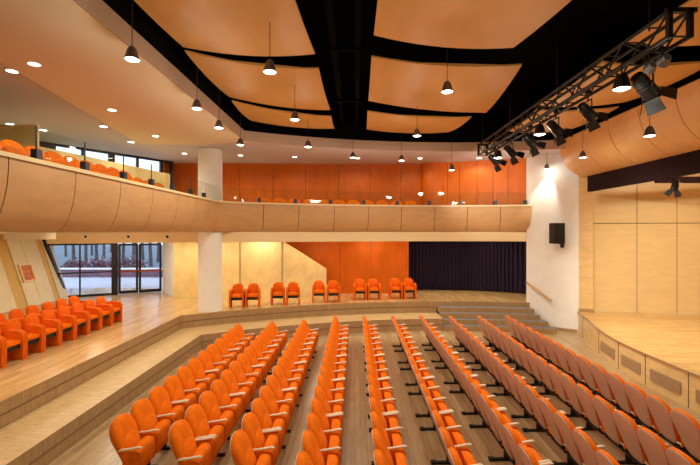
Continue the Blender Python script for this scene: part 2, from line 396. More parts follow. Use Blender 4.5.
# handrail
h = empty('handrail', (0,0,0)); pa = Vector((6.91, 16.5, 1.73)); pb = Vector((7.43, 15.5, 1.14)); pm = (pa+pb)/2
MB().tube(pa, pm, .04).tube(pm, pb, .04).build('rail', RAILW, h)
for q, e_ in ((pa+(pb-pa)*.1, .25), (pm, .38), (pa+(pb-pa)*.95, .42)): MB().tube(q, q+Vector((e_*.3, e_, -.03)), .01).build('bracket', GREYB, h)
tag(h, 'wooden handrail sloping down the white wall beside the stairs', 'handrail')

# ---- stage
SF = [(8.6, 15.2), (8.28, 15.2), (8.12, 14.6), (7.9, 13.8), (7.68, 13.2), (7.5, 12.6), (7.33, 11.9), (7.2, 11.2), (7.14, 10.6), (7.12, 10.05), (7.12, 8.75), (7.2, 7.4), (7.35, 6.0), (7.6, 4.4), (8.0, 2.5)]
stg = SF + [(8.4, Y0), (14.5, Y0), (14.5, 16), (8.8, 16)]
s_ = MB().prism(stg, 0, .78, 0, 1).build('stage', [STAGEF, SKIRT]); struct(s_, 'low curved stage with a pale plank floor', 'stage')
m = MB().strip([(x-.02, y-.01) for x, y in SF], .765, .79, .03); m.build('edge_strip', GRILLE, s_)
gaps = [(8.12, 14.6), (7.5, 12.6), (7.2, 11.2), (7.12, 10.05), (7.12, 8.75), (7.2, 7.4), (7.35, 6.0)]
m = MB()
for x, y in gaps: m.box(x-.012, y-.005, .0, x+.02, y+.005, .76)
m.build('joint', GROOVE, s_)
for i, (a, b) in enumerate(zip(gaps[1:-1], gaps[2:])):
    m = MB(); lo_, hi_ = (.2, .47)
    d = Vector((b[0]-a[0], b[1]-a[1])); L = d.length; d.normalize(); nn = Vector((d.y, -d.x))
    if nn.x > 0: nn = -nn
    P0 = Vector(a)+d*L*.15+nn*.03; 
    for k in range(14):
        t0 = L*.7*k/14; t1 = t0+L*.7/14*.78
        q0, q1 = P0+d*t0, P0+d*t1
        for z in range(9):
            z0 = lo_+(hi_-lo_)*z/9; m.strip([q0, q1], z0, z0+.02, .006)
    m.strip([P0, P0+d*L*.7], lo_-.005, hi_+.005, -.02, 0)
    m.build('vent_grille', GRILLE, s_)
SA, SB = (8.88, 15.35), (13.5, 14.35)
cuts = [SA] + [on_line(p, SA, SB) for p in (637, 677)] + [lerp(SA, SB, .88), (14.4, 14.2)]
panel_wall('wall_stage_back', cuts, .78, 6.4, STAGEW, 'maple panelled wall at the back of the stage', hcuts=(4.07,), gap=.012)
struct(MB().box(14.4, Y0, .78, 14.5, 15, 6.4).build('wall_stage_side', STAGEW), 'maple side wall of the stage', 'wall')
struct(MB().box(8.45, Y0, 6.3, 14.5, 16, 6.4).build('ceiling_stage', SOFFW), 'wooden ceiling over the stage', 'ceiling')
m = MB(); R = []
m.box(8.36, Y0, 5.2, 8.52, 14.75, 5.75); struct(m.build('beam', BEAMM), 'long dark beam over the front of the stage', 'beam')
m = MB().box(9.8, 13.3, 5.35, 14.4, 13.42, 5.55); struct(m.build('trim_3', BEAMM), 'dark rail above the stage panels at the right edge', 'trim')
# curved wooden soffit above the beam
def soff(t):  # quadratic through the three measured points
    p0, p1, p2 = Vector((7.45, 7.05)), Vector((7.52, 6.0)), Vector((8.42, 5.74))
    return (1-t)**2*p0 + 2*t*(1-t)*p1 + t*t*p2
cs = [-3, -1.9, -.6, .7, 2.0, 3.3, 4.6, 5.7, 7.0, 8.3, 9.55, 10.8, 12.1, 13.4, 15.05]
so = empty('curved_soffit', (0,0,0)); struct(so, 'curved maple soffit above the dark stage beam', 'soffit')
for a, b in zip(cs[:-1], cs[1:]):
    R = []
    for y in (a+.012, b-.012):
        ring = [(soff(i/14).x, y, soff(i/14).y) for i in range(15)] + [(soff(i/14).x+.03, y, soff(i/14).y+.03) for i in reversed(range(15))]
        R.append(ring)
    MB().rings(R, sm=True).build('soffit_panel', SOFFW, so)
R = []
for y in (Y0, 15.05): R.append([(soff(i/14).x+.04, y, soff(i/14).y+.04) for i in range(15)] + [(soff(i/14).x+.06, y, soff(i/14).y+.06) for i in reversed(range(15))])
MB().rings(R, sm=True).build('backing', JOINT, so)

# ---- ceilings
arcv = arc(-3.6, 7.6, R_VOID, 30)
lil = [(-3.738, Y0)] + arc(-3.738, 7.6, R_VOID+.08, 30) + [(9.3, 21), (-8.6, 21), (-8.6, 18.1), (-8.15, 17.3), (-10.75, 13.4), (-14.5, 7.78), (-14.5, Y0)]
struct(MB().prism(lil, 6.76, 7.0).build('ceiling', LILAC), 'pale grey ceiling above the balcony', 'ceiling')
cream = [(-3.63, Y0), (-3.63, arcy(-3.63, R_VOID+.05)), (-4.3, 13.75), (-5.4, 14.1), (-7.3, 13.9), (-6.2, 7.15), (-4.55, Y0)]
struct(MB().prism(cream, 6.73, 6.76).build('ceiling_cream', CREAMC), 'cream ceiling strip along the left of the dark void', 'ceiling')
fp = [(-3.6, Y0), (-3.6, arcv[0][1])] + arcv[1:]
struct(MB().strip(fp, 6.72, 7.05, -.02).build('trim_4', FASC), 'cream fascia around the dark ceiling void', 'trim')
struct(MB().strip([(p[0]-.0, p[1]+.02) for p in fp], 7.05, 8.3, -.05).build('wall_void', VOID), 'black upstand around the ceiling void', 'wall')
struct(MB().box(-4, Y0, 8.25, 8.6, 16, 8.35).build('ceiling_void', VOID), 'black ceiling above the hanging wooden panels', 'ceiling')
struct(MB().box(7.56, Y0, 6.9, 7.62, 15.4, 8.3).build('wall_void_right', VOID), 'black upstand above the curved soffit', 'wall')
m = MB()
for y in (5.6, 8.35, 11.6): m.box(-.62, y, 7.45, .2, y+.08, 7.6)
m.box(-.5, 3, 7.5, -.38, 14.6, 7.62); m.box(.0, 3, 7.5, .12, 14.6, 7.62)
struct(m.build('beam_grid', VOID), 'black steel framing between the ceiling panels', 'beam')

def acoustic(xl, xr, nl, nr, fl, fr, label, z=7.25, bow=.12):
    m = MB(); nx, ny = 10, 12; G = []
    for j in range(ny+1):
        row = []
        v = j/ny
        for i in range(nx+1):
            u = i/nx; xx = (xl[0]+(xr[0]-xl[0])*u)*(1-v) + (xl[1]+(xr[1]-xl[1])*u)*v
            bw = bow*4*u*(1-u)
            y = (nl+(nr-nl)*u+bw)*(1-v) + (fl+(fr-fl)*u+bw)*v
            row.append((xx, y, z - .07*4*v*(1-v) - .05*4*u*(1-u) + .05*v))
        G.append(row)
    R = [r + [(p[0], p[1], p[2]+.035) for p in reversed(r)] for r in G]
    m.rings(R, sm=True)
    return tag(m.build('ceiling_panel', ACOU), label, 'ceiling panel', 'curved wooden ceiling panels')
XL, XR = (-3.3, -3.3), (-1.0, -.74)
acoustic(XL, (-.98, -.8), 4.2, 4.4, 7.88, 8.18, 'nearest curved orange wood ceiling panel left of the central dark channel')
acoustic(XL, (-.78, -.72), 7.95, 8.8, 10.8, 11.95, 'middle curved orange wood ceiling panel left of the central dark channel')
acoustic(XL, (-.72, -.7), 10.98, 12.45, 13.1, 14.1, 'farthest curved orange wood ceiling panel left of the central dark channel')
acoustic((.34, .34), (3.4, 3.05), 4.2, 4.4, 7.4, 7.9, 'nearest curved wood ceiling panel right of the central dark channel')
acoustic((.33, .36), (3.5, 3.9), 8.2, 8.6, 11.1, 12.2, 'middle curved wood ceiling panel right of the central dark channel')
acoustic((.36, .4), (3.55, 3.3), 11.9, 12.5, 14.2, 14.6, 'farthest curved wood ceiling panel right of the central dark channel')
acoustic((5.0, 5.05), (7.4, 7.4), 4.2, 4.2, 7.7, 7.5, 'nearest wood ceiling panel behind the lighting truss')
acoustic((5.1, 5.15), (7.4, 7.4), 8.45, 8.35, 11.5, 11.2, 'middle wood ceiling panel behind the lighting truss, above the curved soffit')
acoustic((5.2, 5.3), (7.4, 7.4), 11.75, 11.5, 14.4, 14.3, 'farthest wood ceiling panel behind the lighting truss')

# ---- outer shell
struct(MB().box(-14.5, Y0-.1, 0, 14.5, Y0, 8.35).build('wall_rear', YELLOW), 'rear wall behind the viewer', 'wall')
struct(MB().strip([(-14.4, Y0), (-14.4, 7.7)], 4.15, 6.77, .1).build('wall_upper_left', YELLOW), 'yellow wall behind the left balcony', 'wall')
# leaning left wall
m = MB()
def lean(y, z): return Vector((-12.45 - (z-.9)*.335, y, z))
cutsL = [(Y0, 3.2, 0), (3.2, 6.2, 0), (6.2, 8.0, 0), (8.0, 8.5, 1), (8.5, 10.6, 0), (10.6, 12.2, 0), (12.2, 12.7, 1), (12.7, 13.9, 0), (13.9, 15.1, 0), (15.1, 15.6, 1), (15.6, 16.25, 0), (16.25, 17.0, 0), (17.0, 17.3, 1), (17.3, 17.84, 0)]
for a, b, k in cutsL:
    e = .008; off = Vector((.03 if not k else 0, 0, 0))
    R = [[lean(a+e, .9)+off, lean(b-e, .9)+off, lean(b-e, .9)-Vector((.1,0,0)), lean(a+e, .9)-Vector((.1,0,0))],
         [lean(a+e, 3.738)+off, lean(b-e, 3.738)+off, lean(b-e, 3.738)-Vector((.1,0,0)), lean(a+e, 3.738)-Vector((.1,0,0))]]
    m.rings(R, mi=k, sm=False)
R = [[lean(Y0, .9)-Vector((.05,0,0)), lean(17.84, .9)-Vector((.05,0,0)), lean(17.84, .9)-Vector((.15,0,0)), lean(Y0, .9)-Vector((.15,0,0))]]
R.append([p+Vector((-2.7*.335, 0, 2.7)) for p in R[0]]); m.rings(R, mi=2, sm=False)
struct(m.build('wall_left', [LEANW, LEANY, JOINT]), 'outward leaning panelled wall of pale and ochre strips', 'wall')
bx = empty('wall_cabinet', lean(16.0, 2.15)+Vector((.05, 0, 0))); bx.rotation_euler = (0, -math.atan(.335), 0)
MB().box(-.02, -.3, -.36, .06, .3, -.3).box(-.02, -.3, .3, .06, .3, .36).box(-.02, -.3, -.3, .06, -.25, .3).box(-.02, .25, -.3, .06, .3, .3).build('frame', BULK, bx)
MB().box(-.02, -.25, -.3, .03, .25, .3).build('panel', PAPER, bx)
tag(bx, 'small framed orange-brown wall cabinet on the leaning left wall', 'cabinet')

# ---- glass wall with doors
GA, GB = Vector((-12.5, 17.8)), Vector((-9.2, 19.6)); gd = (GB-GA).normalized(); gn = Vector((gd.y, -gd.x))
GANG = math.atan2(gd.y, gd.x); GL = (GB-GA).length
def gs(px):
    p = on_line(px, GA, GB); return (Vector(p)-GA).length * (1 if p[0] >= GA.x else -1)
GM = Matrix.Translation((GA.x, GA.y, 0)) @ Matrix.Rotation(GANG, 4, 'Z')
ZT = 3.24
w1 = empty('window_1'); struct(w1, 'tall dark framed glass wall left of the doors', 'window')
sm_, sk, sd = gs(80), gs(111.5), gs(118)
sl = -.95
fr = MB().box(-.05, -.05, .9, sk, .05, .99, GM).box(sl, -.05, ZT-.07, sk, .05, ZT, GM).box(sm_-.03, -.05, .95, sm_+.03, .05, ZT, GM).box(-.3, -.04, 1.93, sk, .04, 1.99, GM)
w1f = fr.build('frame', FRAME, w1)
MB().bar(GM @ Vector((-.02, -.02, .9)), GM @ Vector((-.83, -.02, ZT+.3)), .14, .12).build('slanted_jamb', FRAME, w1)
MB().box(-.7, -.006, .95, sm_-.03, .006, ZT-.05, GM).build('pane', GLASSM, w1f)
MB().box(sm_+.03, -.006, .95, sk, .006, ZT-.05, GM).build('pane', GLASSM, w1f)
struct(MB().box(sk, -.07, .9, sd, .07, ZT, GM).build('trim_5', FRAME), 'thick dark post between window and doors', 'trim')
sdm = gs(138.5); se = GL-.03
for i, (a, b) in enumerate(((sd, sdm), (sdm, se))):
    d = empty(f'door_{i+1}'); struct(d, ['left leaf of the dark framed glass double door', 'right leaf of the dark framed glass double door'][i], 'door')
    df = MB().box(a+.01, -.04, .92, a+.11, .04, ZT-.02, GM).box(b-.11, -.04, .92, b-.01, .04, ZT-.02, GM).box(a+.11, -.04, .92, b-.11, .04, 1.06, GM).box(a+.11, -.04, ZT-.12, b-.11, .04, ZT-.02, GM).box(a+.11, -.03, 1.93, b-.11, .03, 1.98, GM).build('frame', FRAME, d)
    MB().box(a+.11, -.006, 1.06, b-.11, .006, ZT-.12, GM).build('pane', GLASSM, df)
    MB().box(a+.06, -.11, 1.9, b-.06, -.07, 1.99, GM).build('push_bar', REDBAR, d)
struct(MB().box(-1.6, -.06, ZT, GL+.1, .06, 3.738, GM).build('wall_glass_header', BULK), 'cream header above the glass wall', 'wall')
struct(MB().strip([(-14.4, 17.84), (-13.1, 17.84)], .9, 3.738, .1).build('wall_corner', LEANW), 'corner wall beside the glass', 'wall')

# ---- upper windows
UA, UB = (-10.6, 13.3), (-8.0, 17.2)
d = Vector((UB[0]-UA[0], UB[1]-UA[1])).normalized(); UL = Vector(UA) - d*6.6
UM = Matrix.Translation((UA[0], UA[1], 0)) @ Matrix.Rotation(math.atan2(d.y, d.x), 4, 'Z')
def us(px): p = on_line(px, UA, UB); return (Vector(p)-Vector(UA)).dot(d)
struct(MB().box(-7, 0, 4.15, us(54), .15, 6.77, UM).box(us(54), 0, 4.15, 5.1, .15, 4.95, UM).box(us(54), 0, 6.72, 5.1, .15, 6.77, UM).build('wall_upper_window', FRAME), 'dark wall around the upper windows', 'wall')
pans = [(56, 82), (84, 109), (115, 137), (139, 160.5), (163, 171)]
for i, (a, b) in enumerate(pans):
    s0, s1 = us(a), us(b)
    w = empty(f'window_{i+2}'); struct(w, ORD[i+1].capitalize()+' upper daylight window from the left behind the balcony parapet', 'window')
    wf = MB().box(s0-.05, 0, 4.95, s0, .1, 6.73, UM).box(s1, 0, 4.95, s1+.05, .1, 6.73, UM).box(s0, 0, 4.95, s1, .1, 5.0, UM).box(s0, 0, 6.68, s1, .1, 6.73, UM).box(s0, .02, 5.9, s1, .08, 5.94, UM).build('frame', FRAME, w)
    MB().box(s0, .045, 5.0, s1, .055, 6.68, UM).build('pane', GLASSM, wf)
m = MB().box(us(109)+.05, .01, 4.95, us(115)-.05, .12, 6.73, UM).box(us(171)+.05, 0, 4.95, 5.1, .12, 6.73, UM)
struct(m.build('trim_6', FRAME), 'dark posts between the upper windows', 'trim')
struct(MB().strip([UB, (-8.3, 17.95)], 4.15, 6.77, -.1).build('wall_upper_corner', ORWALL), 'orange corner next to the upper windows', 'wall')
# parapets on the left balcony
o = MB().strip([(-9.6, 6.4), (-8.6, 11.07), (-7.44, 16.5)], 4.15, 6.08, -.12).build('wall_parapet', YELLOW); struct(o, 'long cream parapet behind the left balcony seats', 'wall')
o = MB().strip([(-12, 9.9), (-7.42, 9.55)], 4.15, 6.2, -.08).build('wall_partition', YELLOW); struct(o, 'yellow partition at the left edge above the balcony seats', 'wall')
o = MB().strip([(-12, 9.86), (-7.40, 9.51)], 6.2, 6.25, -.12).build('trim_7', LEDGE); struct(o, 'white cap on the yellow partition', 'trim')
tag(MB().box(-7.4, 14.2, 4.3, -6.4, 15.0, 5.55).build('balcony_cabinet', GREYB), 'grey-green box standing behind the balcony glass near the upper windows', 'box') if False else None

# ------------------------------------------------------------------ seats
def arch(w0, w1, z0, zs, z1, n=18, nb=5, rb=.05):     # closed outline in (y, z): sides rise from z0 to zs, elliptic top to z1
    pts = []
    for i in range(nb+1):
        t = math.pi + math.pi/2*i/nb; pts.append((-w0/2+rb+rb*math.cos(t), z0+rb+rb*math.sin(t)))
    for i in range(nb+1):
        t = -math.pi/2 + math.pi/2*i/nb; pts.append((w0/2-rb+rb*math.cos(t), z0+rb+rb*math.sin(t)))
    for i in range(n+1):
        t = math.pi*i/n; c, s_ = math.cos(t), math.sin(t)
        pts.append((w1/2*math.copysign(abs(c)**.78, c), zs+(z1-zs)*abs(s_)**.86))
    return pts
def pillow(out, t, puff, fx=None, M=None, mi=0, mb=None):
    cy = 0; cz = (min(p[1] for p in out)+max(p[1] for p in out))/2
    f = fx or (lambda z: 0)
    R = []
    for sc_, x in ((.86, -t/2), (.97, -t*.46), (1, -t*.2), (1, t*.15), (.95, t*.42), (.84, t*.5+puff*.5), (.5, t*.5+puff), (.15, t*.5+puff*1.1)):
        R.append([(x+f(cz+(p[1]-cz)*sc_), cy+(p[0]-cy)*sc_, cz+(p[1]-cz)*sc_) for p in out])
    mb = mb or MB(); mb.rings(R, mi=mi, M=M); return mb
def recl(z): return .205*(.93-z)/.55                   # backrest leans: x offset grows downwards
def side_outline(x0, x1, z0, z1, n=8, r=.07):          # rounded rectangle in (x, z)
    pts = [(x0, z0), (x1, z0)]
    for i in range(n+1):
        t = math.pi/2*i/n; pts.append((x1-r+r*math.cos(t), z1-r+r*math.sin(t)))
    for i in range(n+1):
        t = math.pi/2+math.pi/2*i/n; pts.append((x0+r+r*math.cos(t), z1-r+r*math.sin(t)))
    return pts
def slab_y(out, y, th, mb=None, bev=.008):             # outline in (x, z), thickness along y
    cx = sum(p[0] for p in out)/len(out); cz = sum(p[1] for p in out)/len(out)
    mb = mb or MB(); R = []
    for yy, s_ in ((-th/2, .96), (-th/2+bev, 1), (th/2-bev, 1), (th/2, .96)):
        R.append([(cx+(p[0]-cx)*s_, y+yy, cz+(p[1]-cz)*s_) for p in out])
    mb.rings(R, sm=True); return mb
def arm_mesh(y):
    pts = [Vector((.12, y, .548)), Vector((.16, y, .562)), Vector((.30, y, .582)), Vector((.43, y, .606)), Vector((.47, y, .60))]
    R = []
    for i, p in enumerate(pts):
        w, h_ = (.014, .010) if i in (0, 4) else (.021, .018)
        R.append([(p.x, p.y+w*math.cos(a), p.z+h_*math.sin(a)) for a in [2*math.pi*k/10 for k in range(10)]])
    return MB().rings(R)
def seat_proto(near_off, feet, far_arm):
    r = empty('auditorium_seat', (0, 0, 0))
    pillow(arch(.465, .556, .30, .72, .95), .085, .02, recl).build('backrest', ORANGE, r)
    sh = pillow(arch(.40, .55, .21, .69, .937, rb=.14), .03, .006, lambda z: recl(z)-.052, M=Matrix.Identity(4))
    # shell faces backwards: mirror the puff
    for i, v in enumerate(sh.v):
        b_ = recl(v.z)-.052; sh.v[i] = Vector((b_-(v.x-b_), v.y, v.z))
    sh.build('back_shell', SHELL, r)
    pillow(arch(.40, .40, .34, .56, .72), .03, .022, lambda z: recl(z)+.05).build('lumbar_pad', ORANGE, r)
    pillow(arch(.49, .49, .22, .52, .565, rb=.05), .14, .02, lambda z: .36+(z-.4)*-.06).build('seat_cushion', ORANGE, r)
    yn = -.2825+near_off
    sp_ = slab_y(side_outline(.19, .46, .24, .55), yn, .034).build('side_panel', ORANGE, r)
    arm_mesh(yn).build('armrest', ARMW, sp_)
    if far_arm:
        sp_ = slab_y(side_outline(.19, .46, .24, .55), .2525, .034).build('side_panel', ORANGE, r)
        arm_mesh(.2525).build('armrest', ARMW, sp_)
    if feet:
        m = MB().box(-.02, yn-.03, .002, .44, yn+.03, .035).box(.22, yn-.02, .03, .32, yn+.02, .26)
        m.box(-.03, yn-.04, .002, .05, yn+.04, .045)
        m.build('foot', BLACKP, r)
    MB().box(.2, -.25, .17, .27, .25, .21).build('beam', BLACKP, r)
    return r
PA = seat_proto(.03, False, False); PB = seat_proto(0, True, False); PC = seat_proto(0, True, True)
protos = {k: (p, tree(p)) for k, p in (('A', PA), ('B', PB), ('C', PC))}
used = set()
def place_seat(kind, loc, rz, label, group, cat='seat'):
    p, ch = protos[kind]
    if kind in used: o = copy_tree(p, ch)
    else: o = p; used.add(kind)
    o.location = loc; o.rotation_euler = (0, 0, rz); tag(o, label, cat, group); return o
PITCH = .565
fars = [12.45, 12.8, 13.05, 13.6, 13.65, 13.7, 13.8, 13.65, 13.7, 13.75]
nears = [6.3, 5.95, 5.7, 5.1, 4.9, 4.6, 4.4, 4.4, 4.4, 5.6]
nears = [6.2, 5.9, 5.6, 5.0, 4.7, 4.5, 4.4, 4.5, 4.5, 5.4]
rown = ['leftmost row', 'second row from the left', 'third row from the left', 'fourth row from the left', 'row right of the centre aisle',
        'sixth row from the left', 'seventh row from the left', 'eighth row from the left', 'second row from the stage', 'row nearest the stage']
for i in range(10):
    X = -3.58 + .968*i; n = int((fars[i]-nears[i])/PITCH+.3)+1
    for k in range(n):
        kind = 'CBA'[k % 3]
        e = (rown[i], ORD[k+1])
        pos = 'at the far end' if k == 0 else f'{ORD[k+1]} from the far end'
        look = 'orange fabric seat' if i < 5 else 'beige-backed orange seat'
        place_seat(kind, (X, fars[i]-k*PITCH, 0), 0, f'{look}, {pos} in the {rown[i]}', 'orange auditorium seats in rows on the main floor')
# balcony seats
for rw, (x, z) in enumerate(((-5.75, 4.241), (-6.75, 4.601))):
    for k in range(13 if rw == 0 else 12):
        y = 12.0-k*PITCH
        place_seat('CBA'[k % 3], (x, y, z), 0, f'orange balcony seat, {ORD[k+1]} from the column in the {["front","rear"][rw]} row of the left balcony', 'orange seats on the left balcony')
for z, x0, x1 in ((4.3, -6.0, -5.0), (4.3, -7.1, -6.0)): pass
struct(MB().box(-6.14, 4.9, 4.14, -5.25, 13.6, 4.24).box(-7.2, 4.9, 4.14, -6.15, 13.6, 4.60).build('floor_balcony_tiers', FLOORU), 'wooden seating tiers on the left balcony', 'tier')
k = 0; x = -3.6
while x < 2.5:
    r = R_BAL+.85; y = arcy(x, r); ang = math.atan2(y-AY, x-AX)
    place_seat('C', (x, y, 4.151), ang+math.pi, f'orange seat peeking over the back balcony ledge, {ORD[k+1]} from the left', 'orange seats on the back balcony')
    x += .62*abs(math.sin(ang)); k += 1

# side chairs with solid sides
def chair_proto():
    r = empty('side_chair', (0,0,0))      # faces +x; origin under the middle of the seat
    def sp(y):
        out = [(-.24, 0), (.27, 0), (.28, .50)]
        for i in range(9): t = math.pi/2*i/8; out.append((.14+.14*math.cos(t), .50+.15*math.sin(t)))
        out += [(-.1, .66), (-.24, .62)]
        return slab_y(out, y, .065)
    sp(-.238).build('side_panel', ORANGE2, r); sp(.238).build('side_panel', ORANGE2, r)
    pillow(arch(.40, .42, .36, .66, .84), .08, .02, lambda z: -.27+(.84-z)*.2).build('backrest', ORANGE2, r)
    M = Matrix.Rotation(-math.pi/2, 4, 'Y')
    m = MB(); 
    R = []
    for z, s_ in ((.37, .9), (.385, 1), (.44, 1), (.465, .95), (.472, .8)):
        R.append([(.03+.225*s_*sx*(1 if abs(sx) > .9 else 1), .19*s_*sy+.0, z) for sx, sy in ((-1,-1),(-.9,-1),(.9,-1),(1,-.9),(1,.9),(.9,1),(-.9,1),(-1,1))])
    m.rings(R).build('seat_cushion', ORANGE, r)
    MB().box(-.17, -.2, .27, .22, .2, .368).build('underframe', BLACKP, r)
    return r
CP = chair_proto(); CT = tree(CP); first = [True]
def place_chair(loc, rz, label, group):
    if first[0]: o = CP; first[0] = False
    else: o = copy_tree(CP, CT)
    o.location = loc; o.rotation_euler = (0, 0, rz); tag(o, label, 'chair', group)
for k in range(10): place_chair((-7.66, 12.76-.55*k, .901), 0, f'orange chair in the front row on the left platform, {ORD[k+1]} from the glass doors', 'orange chairs on the left platform')
for k in range(7): place_chair((-8.6, 12.9-.55*k, .901), 0, f'orange chair in the rear row on the left platform, {ORD[k+1]} from the glass doors', 'orange chairs on the left platform')
prs = [(227.4, 258.5), (268.5, 300), (310, 341), (352, 382), (388.5, 418)]
names = ['pair beside the white column', 'second pair from the white column', 'middle pair', 'fourth pair from the white column', 'pair nearest the dark curtain']
ybs = [307.7, 305.5, 302.8, 300.3, 299.3]
for i, ((a, b), yb) in enumerate(zip(prs, ybs)):
    D = 2.85*F/(yb-CY); c = ((a+b)/2-CX)/F*D
    ang = math.atan2(AY-D, AX-c)*.35 + (-math.pi/2)*.65; ux = Vector((-math.sin(ang), math.cos(ang)))
    for j, s_ in enumerate((-1, 1)):
        place_chair((c-s_*-1*.295*abs(ux.x), D+.3+s_*.295*ux.y*(1 if ux.x > 0 else -1), .901), ang, f'{["left","right"][j]} orange armchair of the {names[i]} along the back wall', 'orange chair pairs along the back wall')

# ------------------------------------------------------------------ lamps
def point(loc, e, r=.06, c=(1, .95, .76)):
    l = bpy.data.lights.new('point_light', 'POINT'); l.energy = e; l.shadow_soft_size = r; l.color = c
    o = bpy.data.objects.new('point_light', l); o.location = loc; col.objects.link(o); return o
def spot(loc, target, e, ang=100, blend=.6, r=.05, c=(1, .95, .76)):
    l = bpy.data.lights.new('lamp_spot', 'SPOT'); l.energy = e; l.shadow_soft_size = r; l.color = c
    l.spot_size = math.radians(ang); l.spot_blend = blend
    o = bpy.data.objects.new('lamp_spot', l); o.location = loc
    o.rotation_euler = (Vector(target)-Vector(loc)).to_track_quat('-Z', 'Y').to_euler(); col.objects.link(o); return o
def pendant_proto(r=.108):
    p = empty('pendant_lamp', (0,0,0)); k = r/.108
    sh_ = MB().lathe([(.02*k, .2*k), (.045*k, .185*k), (.07*k, .14*k), (.085*k, .08*k), (.108*k, .0), (.10*k, .0), (.078*k, .08*k), (.04*k, .16*k)], 20, cap0=True).build('lamp_shade', SHADEM, p)
    MB().lathe([(.098*k, .012), (.06*k, -.008), (.01*k, -.016)], 20, cap1=True).build('bulb', BULB, sh_)
    return p
E_P, E_D = 60, 45
PP = pendant_proto(); PT = tree(PP); pf_ = [True]
pend = [(-3.3, 6.07, 6.3, 7.6, 'hanging nearest in the upper left beside the dark void edge'), (-3.3, 8.56, 6.32, 7.6, 'second in the line along the left cream fascia'),
        (-3.3, 9.95, 6.27, 7.6, 'third in the line along the left cream fascia'), (-3.3, 11.8, 6.25, 7.6, 'farthest in the line along the left cream fascia'),
        (-1.36, 6.55, 6.3, 7.1, 'nearest of those under the left wood panels'), (-1.37, 9.33, 6.3, 7.1, 'middle of those under the left wood panels'),
        (-1.41, 12.3, 6.3, 7.15, 'farthest of those under the left wood panels'),
        (1.68, 7.47, 6.3, 7.1, 'large bright one under the middle wood panels'), (1.65, 10.9, 6.3, 7.1, 'below the far middle wood panel'),
        (1.6, 14.1, 6.2, 7.1, 'hanging before the orange upper wall, middle of three'), (-.07, 14.1, 6.3, 7.1, 'hanging before the orange upper wall, left of three'),
        (3.3, 14.0, 5.86, 7.0, 'hanging lowest before the orange upper wall'),
        (5.75, 8.0, 5.62, 7.1, 'hanging in front of the curved maple soffit, nearer one'), (6.75, 12.15, 5.95, 7.1, 'hanging by the far end of the curved soffit'),
        (7.3, 15.6, 6.15, 7.0, 'hanging close to the white wall')]
hid = [(-1.37, 3.6, 6.3, 7.6, 'added out of view over the rear left seats'), (1.66, 4.0, 6.3, 7.6, 'added out of view over the rear middle seats'), (-1.37, .6, 6.3, 7.6, 'added out of view near the rear wall at left'), (1.66, .6, 6.3, 7.6, 'added out of view near the rear wall at right'), (5.75, 4.0, 5.62, 7.6, 'added out of view over the rear right seats')]  # unseen pendants continuing the rows, added to light the room
for i, (x, y, z, zt, lab) in enumerate(pend+hid):
    if pf_[0]: o = PP; pf_[0] = False
    else: o = copy_tree(PP, PT)
    o.location = (x, y, z)
    MB().tube((0, 0, .19), (0, 0, zt-z), .006, n=6).build('cord', BLACKP, o)
    tag(o, 'small dark bell pendant lamp '+lab, 'lamp', 'dark bell pendant lamps')
    kk = .5 if 'white wall' in lab else 1
    point((x, y, z-.05), E_P*.3*kk); spot((x, y, z-.03), (x, y, 0), E_P*1.25, 150, .4) if kk == 1 else spot((x, y, z-.03), (x+.12, y+.5, z-1.1), 150, 62, .7)
point((10.6, 11.2, 6.0), 160, .15)  # added fill light hidden above the stage, brightens its back panels
# recessed downlights
def dl(x, y, z, lab, e=E_D, r=.09):
    o = empty('recessed_downlight', (x, y, z-.001))
    MB().lathe([(r, -.004), (r+.025, -.008), (r+.03, 0)], 20).build('ring', CREAMC, o)
    MB().lathe([(r, -.006), (r*.5, -.006)], 20, cap1=True).build('lens', DLIGHT, o)
    tag(o, 'round glowing recessed downlight '+lab, 'lamp', 'recessed ceiling downlights')
    spot((x, y, z-.03), (x, y, 0), e, 160, .5)
def ceil_at(px, py, z=6.75): D = (z-H)*F/(CY-py); return ((px-CX)/F*D, D)
for px, py, z, lab in ((34, 64, 6.73, 'nearest one in the cream ceiling strip'), (12, 71, 6.76, 'nearest one in the pale grey ceiling at the left edge'), (112, 110, 6.73, 'second one in the cream ceiling strip'),
        (155.5, 136, 6.73, 'third one in the cream ceiling strip'), (103.5, 126.5, 6.76, 'in the pale grey ceiling above the second glass post'), (131, 142, 6.76, 'in the pale grey ceiling before the upper windows'),
        (43, 130, 6.76, 'in the pale grey ceiling just right of the yellow partition'), (10, 124, 6.76, 'above the yellow partition at the left edge'), (184.5, 153.5, 6.76, 'in the pale grey ceiling left of the column'),
        (240.4, 155.3, 6.76, 'first right of the column above the back balcony'), (294.6, 157, 6.76, 'second right of the column above the back balcony'), (357.5, 158.2, 6.76, 'third right of the column above the back balcony'),
        (420, 158.3, 6.76, 'fourth right of the column above the back balcony'), (479, 158, 6.76, 'fifth right of the column above the back balcony')):
    x, y = ceil_at(px, py, z); dl(x, y, z, lab)
# under-balcony downlights, each with an added fill light to brighten the bulkhead
for k, (x, y) in enumerate(((-9.6, 13.0), (-10.2, 16.2), (-8.2, 16.2), (-7.4, 12.8), (-8.8, 8.5), (-8.8, 5.0), (-4.0, 17.0), (-1.6, 17.2), (.8, 17.9), (3.4, 18.2), (5.8, 18.2), (-6.2, 16.6), (-6.4, 11), (-6.4, 7.5))):
    dl(x, y, 3.738, f'in the balcony underside, {ORD[k+1]} of those above the platform', E_D*1.1, .07); point((x, y, 3.6), E_D*.35, .05)

